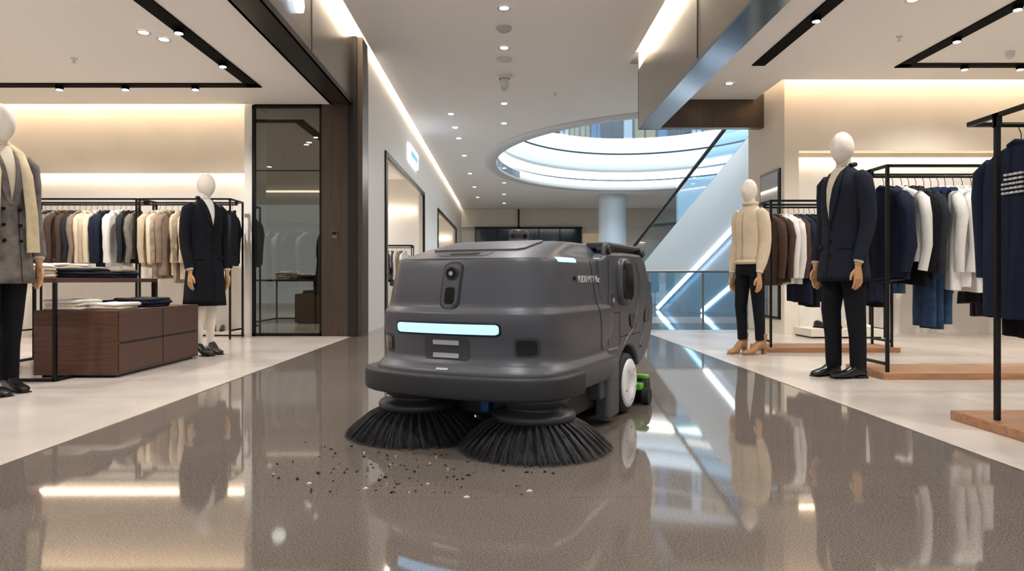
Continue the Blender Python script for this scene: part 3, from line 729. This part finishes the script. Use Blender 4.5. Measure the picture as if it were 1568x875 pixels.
    g.build('led_light_bar',parent=e)
    g=G()
    for s in (-1,1):
        fpatch(g,s*.358-.047,s*.358+.047,.42,.505,body2,.002,.012); fpatch(g,s*.358-.036,s*.358+.036,.430,.494,pb,.006,.01)
    fpatch(g,-.05,.05,.625,.834,seam,.0015,.03,10,14); fpatch(g,-.046,.046,.629,.830,body2,.003,.028,10,14); fpatch(g,-.040,.040,.635,.824,body,.006,.025,10,14)
    fpatch(g,-.024,.024,.648,.72,pb,.009,.008)
    c=(0,fy(0,.782)-.006,.782)
    g.cyl(c,(c[0],c[1]-.010,c[2]),.031,body2,28); g.cyl((c[0],c[1]-.010,c[2]),(c[0],c[1]-.014,c[2]),.024,pb,28); g.cyl((0,c[1]-.014,.782),(0,c[1]-.016,.782),.010,silver,16)
    tpatch(g,-.13,.13,.862,.884,body2,.002,r=.02); tpatch(g,-.075,.075,.866,.876,pb,.005,r=.02)
    g.build('sensor_windows',parent=e)
    g=G()
    fpatch(g,-.115,.115,.405,.50,body2,.002,.01)
    fpatch(g,-.066,.066,.468,.488,silver,.008,.003); fpatch(g,-.066,.066,.412,.432,silver,.008,.003)
    fpatch(g,-.03,.03,.362,.370,silver,.004,.002)
    g.build('front_plates',parent=e)
    g=G()
    rr=[]
    for i in range(25):
        z=.40+(.85-.40)*i/24; y=.50-.10*math.sin((z-.4)/.46*math.pi*.5)
        rr.append([Vector((sx(y,z)+.002,y,z)),Vector((sx(y+.008,z)+.002,y+.008,z))])
    g.loft(rr,seam,False,False,closed=False)
    fpatch(g,-.41,.41,.8475,.8505,seam,.001,0,40,2)
    spatch(g,.02,.20,.834,.856,led,.006,.009)
    tpatch(g,-.25,.25,.889,.943,body,.008,r=.03)
    g.build('seams_and_corner_light',parent=e)
    g=G(); rings=[]; N=90; sec=[]
    for k in range(20):
        a=2*math.pi*k/20; ca,sa=math.cos(a),math.sin(a); sec.append((.034*math.copysign(abs(ca)**.5,ca),.052*math.copysign(abs(sa)**.4,sa)))
    path=[]
    hw,yf,bow,YB2,nb=.497,-.215,.085,.70,6.5
    for j in range(N+1):
        a=math.pi+math.pi*j/N; ca,sa=math.cos(a),math.sin(a); mid=(yf+YB2)/2; hf=(YB2-yf)/2
        x=hw*math.copysign(abs(ca)**(2/nb),ca) if abs(ca)>1e-9 else 0; y=mid+hf*math.copysign(abs(sa)**(2/nb),sa) if abs(sa)>1e-9 else mid
        y-=bow*(1-(x/hw)**2)
        if y<.15: path.append(Vector((x,y,.295)))
    for i,p in enumerate(path):
        d=(path[min(i+1,len(path)-1)]-path[max(0,i-1)]).normalized(); nrm=Vector((d.y,-d.x,0))
        rings.append([p+nrm*u+Vector((0,0,v)) for u,v in sec])
    g.loft(rings,rub,True,True); g.build('bumper',parent=e)
    g=G()
    arch=[(.97+.215*math.cos(R(t)),.17+.215*math.sin(R(t))) for t in range(20,181,16)]
    poly=[(.50,.14),(.50,.86),(.60,.895),(.9,.905),(1.22,.905),(1.30,.88),(1.44,.72),(1.50,.62),(1.50,.50),(1.44,.38),(1.34,.30),(1.22,.26)]+arch+[(.74,.14)]
    g.prism(poly[::-1],-.462,.462,body,.018,3)
    for s in (-1,1):
        a,b=(.40,.484) if s>0 else (-.484,-.40)
        g.box(a,b,.56,.735,.035,.40,body,.02,3)
    g.build('rear_body',parent=e)
    g=G()
    g.box(-.42,.42,.70,1.30,.90,.938,body,.012,3)
    g.box(-.43,-.34,.60,1.27,.915,.952,body2,.010,3); g.box(.34,.43,.60,1.27,.915,.952,body2,.010,3)
    g.box(-.36,.36,1.18,1.30,.915,.95,body2,.010,3)
    g.tube([(.445,.58,.86),(.445,.58,.92),(.44,.62,.94),(.44,1.22,.94),(.445,1.33,.91)],.014,body2,12)
    for y in (.62,1.25): g.cyl((.40,y,.91),(.468,y,.91),.024,rub,18)
    g.build('rear_lid',parent=e)
    fl=lambda y,z:.462
    g=G()
    for s in (1,-1):
        rings=[]
        for (o,sc) in ((0,1.08),(.014,1.07),(.024,1.02),(.028,.98)):
            rings.append([Vector((s*(.462+o),.86+.10*sc*math.copysign(abs(math.cos(a))**.6,math.cos(a))+.10*(-(.12*sc*math.sin(a))),.745+.12*sc*math.copysign(abs(math.sin(a))**.6,math.sin(a)))) for a in [2*math.pi*k/36 for k in range(36)]])
        g.loft(rings,body,True,True)
        g.loft([[Vector((p.x+s*.001,.86+(p.y-.86)*.93,.745+(p.z-.745)*.94)) for p in rings[-1]],[Vector((p.x+s*.010,.86+(p.y-.86)*.84,.745+(p.z-.745)*.86)) for p in rings[-1]]],pb,True,True)
    spatch(g,1.0,1.11,.48,.56,pb,.006,.02,lean=-.03,xf=fl)
    spatch(g,1.28,1.40,.50,.58,pb,.006,.02,lean=.02,xf=fl)
    for (a,b,c,d) in ((.60,.605,.20,.86),(.60,.80,.575,.580),(.80,.805,.40,.580),(.80,1.2,.44,.445)): spatch(g,a,b,c,d,seam,.0015,0,4,4,xf=fl)
    g.box(.46,.465,.655,.705,.605,.68,body2,.002); g.cyl((.462,.68,.645),(.469,.68,.645),.014,silver,18)
    g.tube([(.458,1.12,.86),(.460,1.2,.74),(.460,1.16,.60),(.460,1.05,.47),(.458,.93,.42),(.452,.84,.36)],.012,body,10)
    g.tube([(.458,1.42,.74),(.460,1.40,.60),(.460,1.30,.46),(.458,1.2,.36)],.012,body,10)
    g.cyl((sx(.16,.76)-.004,.16,.76),(sx(.16,.76)+.004,.16,.76),.010,pb,16)
    g.build('side_sensors',parent=e)
    text('side_lettering','PUDU MT1 Vac',.047,(sx(.33,.745)+.005,.345,.755),(R(90),0,R(90)),M('lettering_silver','d0d2d6',.4),.001,parent=e)
    g=G(); c=(-.08,.66,.935)
    g.lathe([(.085,-.02),(.085,.018),(.07,.03),(.055,.034),(.055,.05)],c,body2,36,caps=True); g.lathe([(.052,.03),(.052,.085)],c,pb,36); g.lathe([(.056,.072),(.056,.092),(.045,.10),(.001,.10)],c,body2,36,caps=True)
    g.build('top_lidar',parent=e)
    whh=M('wheel_hub_white','e4e5e8',.35); tire=M('tire_rubber','1c1c1e',.7)
    g=G()
    for s in (-1,1):
        T=Matrix.Translation((s*.40,.97,.17))@Matrix.Rotation(s*R(90),4,'Y')
        g.lathe([(.10,-.03),(.15,-.03),(.166,-.018),(.17,0),(.17,.03),(.166,.048),(.15,.06),(.135,.062)],(0,0,0),tire,48,T)
        g.lathe([(.136,.058),(.136,.068),(.12,.074),(.05,.08),(.045,.074),(.001,.074)],(0,0,0),whh,48,T)
        for k in range(5):
            a=2*math.pi*k/5; g.cyl((.09*math.cos(a),.09*math.sin(a),.07),(.09*math.cos(a),.09*math.sin(a),.081),.008,silver,10,T=T)
    g.build('drive_wheels',parent=e)
    g=G()
    g.box(-.40,.40,.10,1.3,.09,.26,rub,.02)
    g.box(-.45,.47,1.30,1.42,.03,.15,rub,.02); g.box(-.46,.48,1.33,1.38,0,.05,tire,.005)
    g.cyl((.46,1.28,.05),(.50,1.28,.05),.05,tire,24)
    g.box(.36,.46,1.22,1.3,.09,.13,M('latch_green','5fae2e',.5),.008)
    g.box(.38,.475,1.30,1.37,.148,.172,MC['latch_green'],.008)
    g.box(-.0,.05,.06,.2,.12,.2,M('hopper_blue','1d5c9c',.4),.01)
    g.build('chassis_and_squeegee',parent=e)
    bris=M('bristle_black','202023',.6); bris2=M('bristle_grey','39393d',.6)
    for bi,s in enumerate((-1,1)):
        g=G(); c=(s*.315,0,0)
        g.lathe([(.145,.255),(.15,.20),(.125,.195),(.125,.175),(.18,.168),(.188,.155),(.185,.135),(.165,.125),(.12,.12)],c,body2,48)
        g.lathe([(.10,.27),(.105,.24),(.16,.235),(.16,.22),(.12,.215)],c,body,40)
        g.lathe([(.17,.125),(.24,.085),(.29,.045),(.305,.006)],c,M('brush_core','0b0b0c',.9),48)
        for k in range(3):
            a=k*2.1+.4; g.cyl((c[0]+.155*math.cos(a),.155*math.sin(a),.235),(c[0]+.155*math.cos(a),.155*math.sin(a),.25),.012,silver,10)
        nt=40
        for lay in range(3):
            for k in range(nt):
                a0=2*math.pi*(k+lay*.33)/nt
                for h in range(20):
                    a=a0+random.gauss(0,.018); da=random.gauss(0,.03)+.05; Rr=.345-.018*lay+random.uniform(-.012,.01); z0=.135-.012*lay
                    pts=[]
                    for q in (0,.4,.75,1):
                        aa=a+da*q*q; rr_=.168+(Rr-.168)*q; z=z0*(1-q**1.35)+.004+random.uniform(0,.003)
                        pts.append((c[0]+rr_*math.cos(aa),rr_*math.sin(aa),z))
                    g.tube(pts,[.0019,.0017,.0014,.0007],bris if h%3 else bris2,3,caps=False)
        g.build('side_brush_%d'%(bi+1),parent=e,fixn=False)
robot()

# debris
g=G(); dm=[M('debris_dark','17130f',.8),M('debris_brown','4a3a2a',.8),M('debris_pale','cfc8bd',.7)]
for i in range(125):
    if i%5==0: x=random.uniform(-.95,-.45); y=random.uniform(2.55,3.2)
    else: x=random.gauss(-.30,.23); y=random.uniform(2.38,2.98)
    if x<-1.0 or x>.3: continue
    if (x+.427)**2+(y-3.358)**2<.37**2 or (x-.135)**2+(y-3.07)**2<.37**2: continue
    s=random.uniform(.003,.009); a=random.random()*6; T=Matrix.Translation((x,y,.001))@Matrix.Rotation(a,4,'Z')
    m=dm[0] if random.random()<.75 else random.choice(dm)
    n=random.randint(4,6); poly=[(s*random.uniform(.6,1.4)*math.cos(2*math.pi*k/n),s*random.uniform(.3,.8)*math.sin(2*math.pi*k/n)) for k in range(n)]
    h=random.uniform(.001,.006)
    g.add([(px,py,0) for px,py in poly]+[(px*.8,py*.8,h*random.uniform(.3,1.6)) for px,py in poly],[list(range(n))[::-1],list(range(n,2*n))]+[[k,(k+1)%n,n+(k+1)%n,n+k] for k in range(n)],m,T=T)
for x,y,s in ((.09,2.43,.012),(-.13,2.36,.011),(-.72,2.52,.01),(-.5,2.46,.01)):
    T=Matrix.Translation((x,y,.001))
    g.add([(-s,-s*.6,0),(s,-s*.4,0),(s*.8,s*.7,0),(-s*.7,s*.6,0),(0,0,.006)],[[0,1,4],[1,2,4],[2,3,4],[3,0,4]],dm[2],T=T)
g.build('floor_debris')

# ---------------------------------------------------------------- camera
cd=bpy.data.cameras.new('camera'); cam=bpy.data.objects.new('camera',cd); COL.objects.link(cam)
cam.location=(0,0,.75); cam.rotation_euler=(R(90),0,0); cd.lens=24; cd.sensor_width=36; cd.shift_x=.00765; cd.shift_y=-.0048; cd.clip_end=200
scene.camera=cam
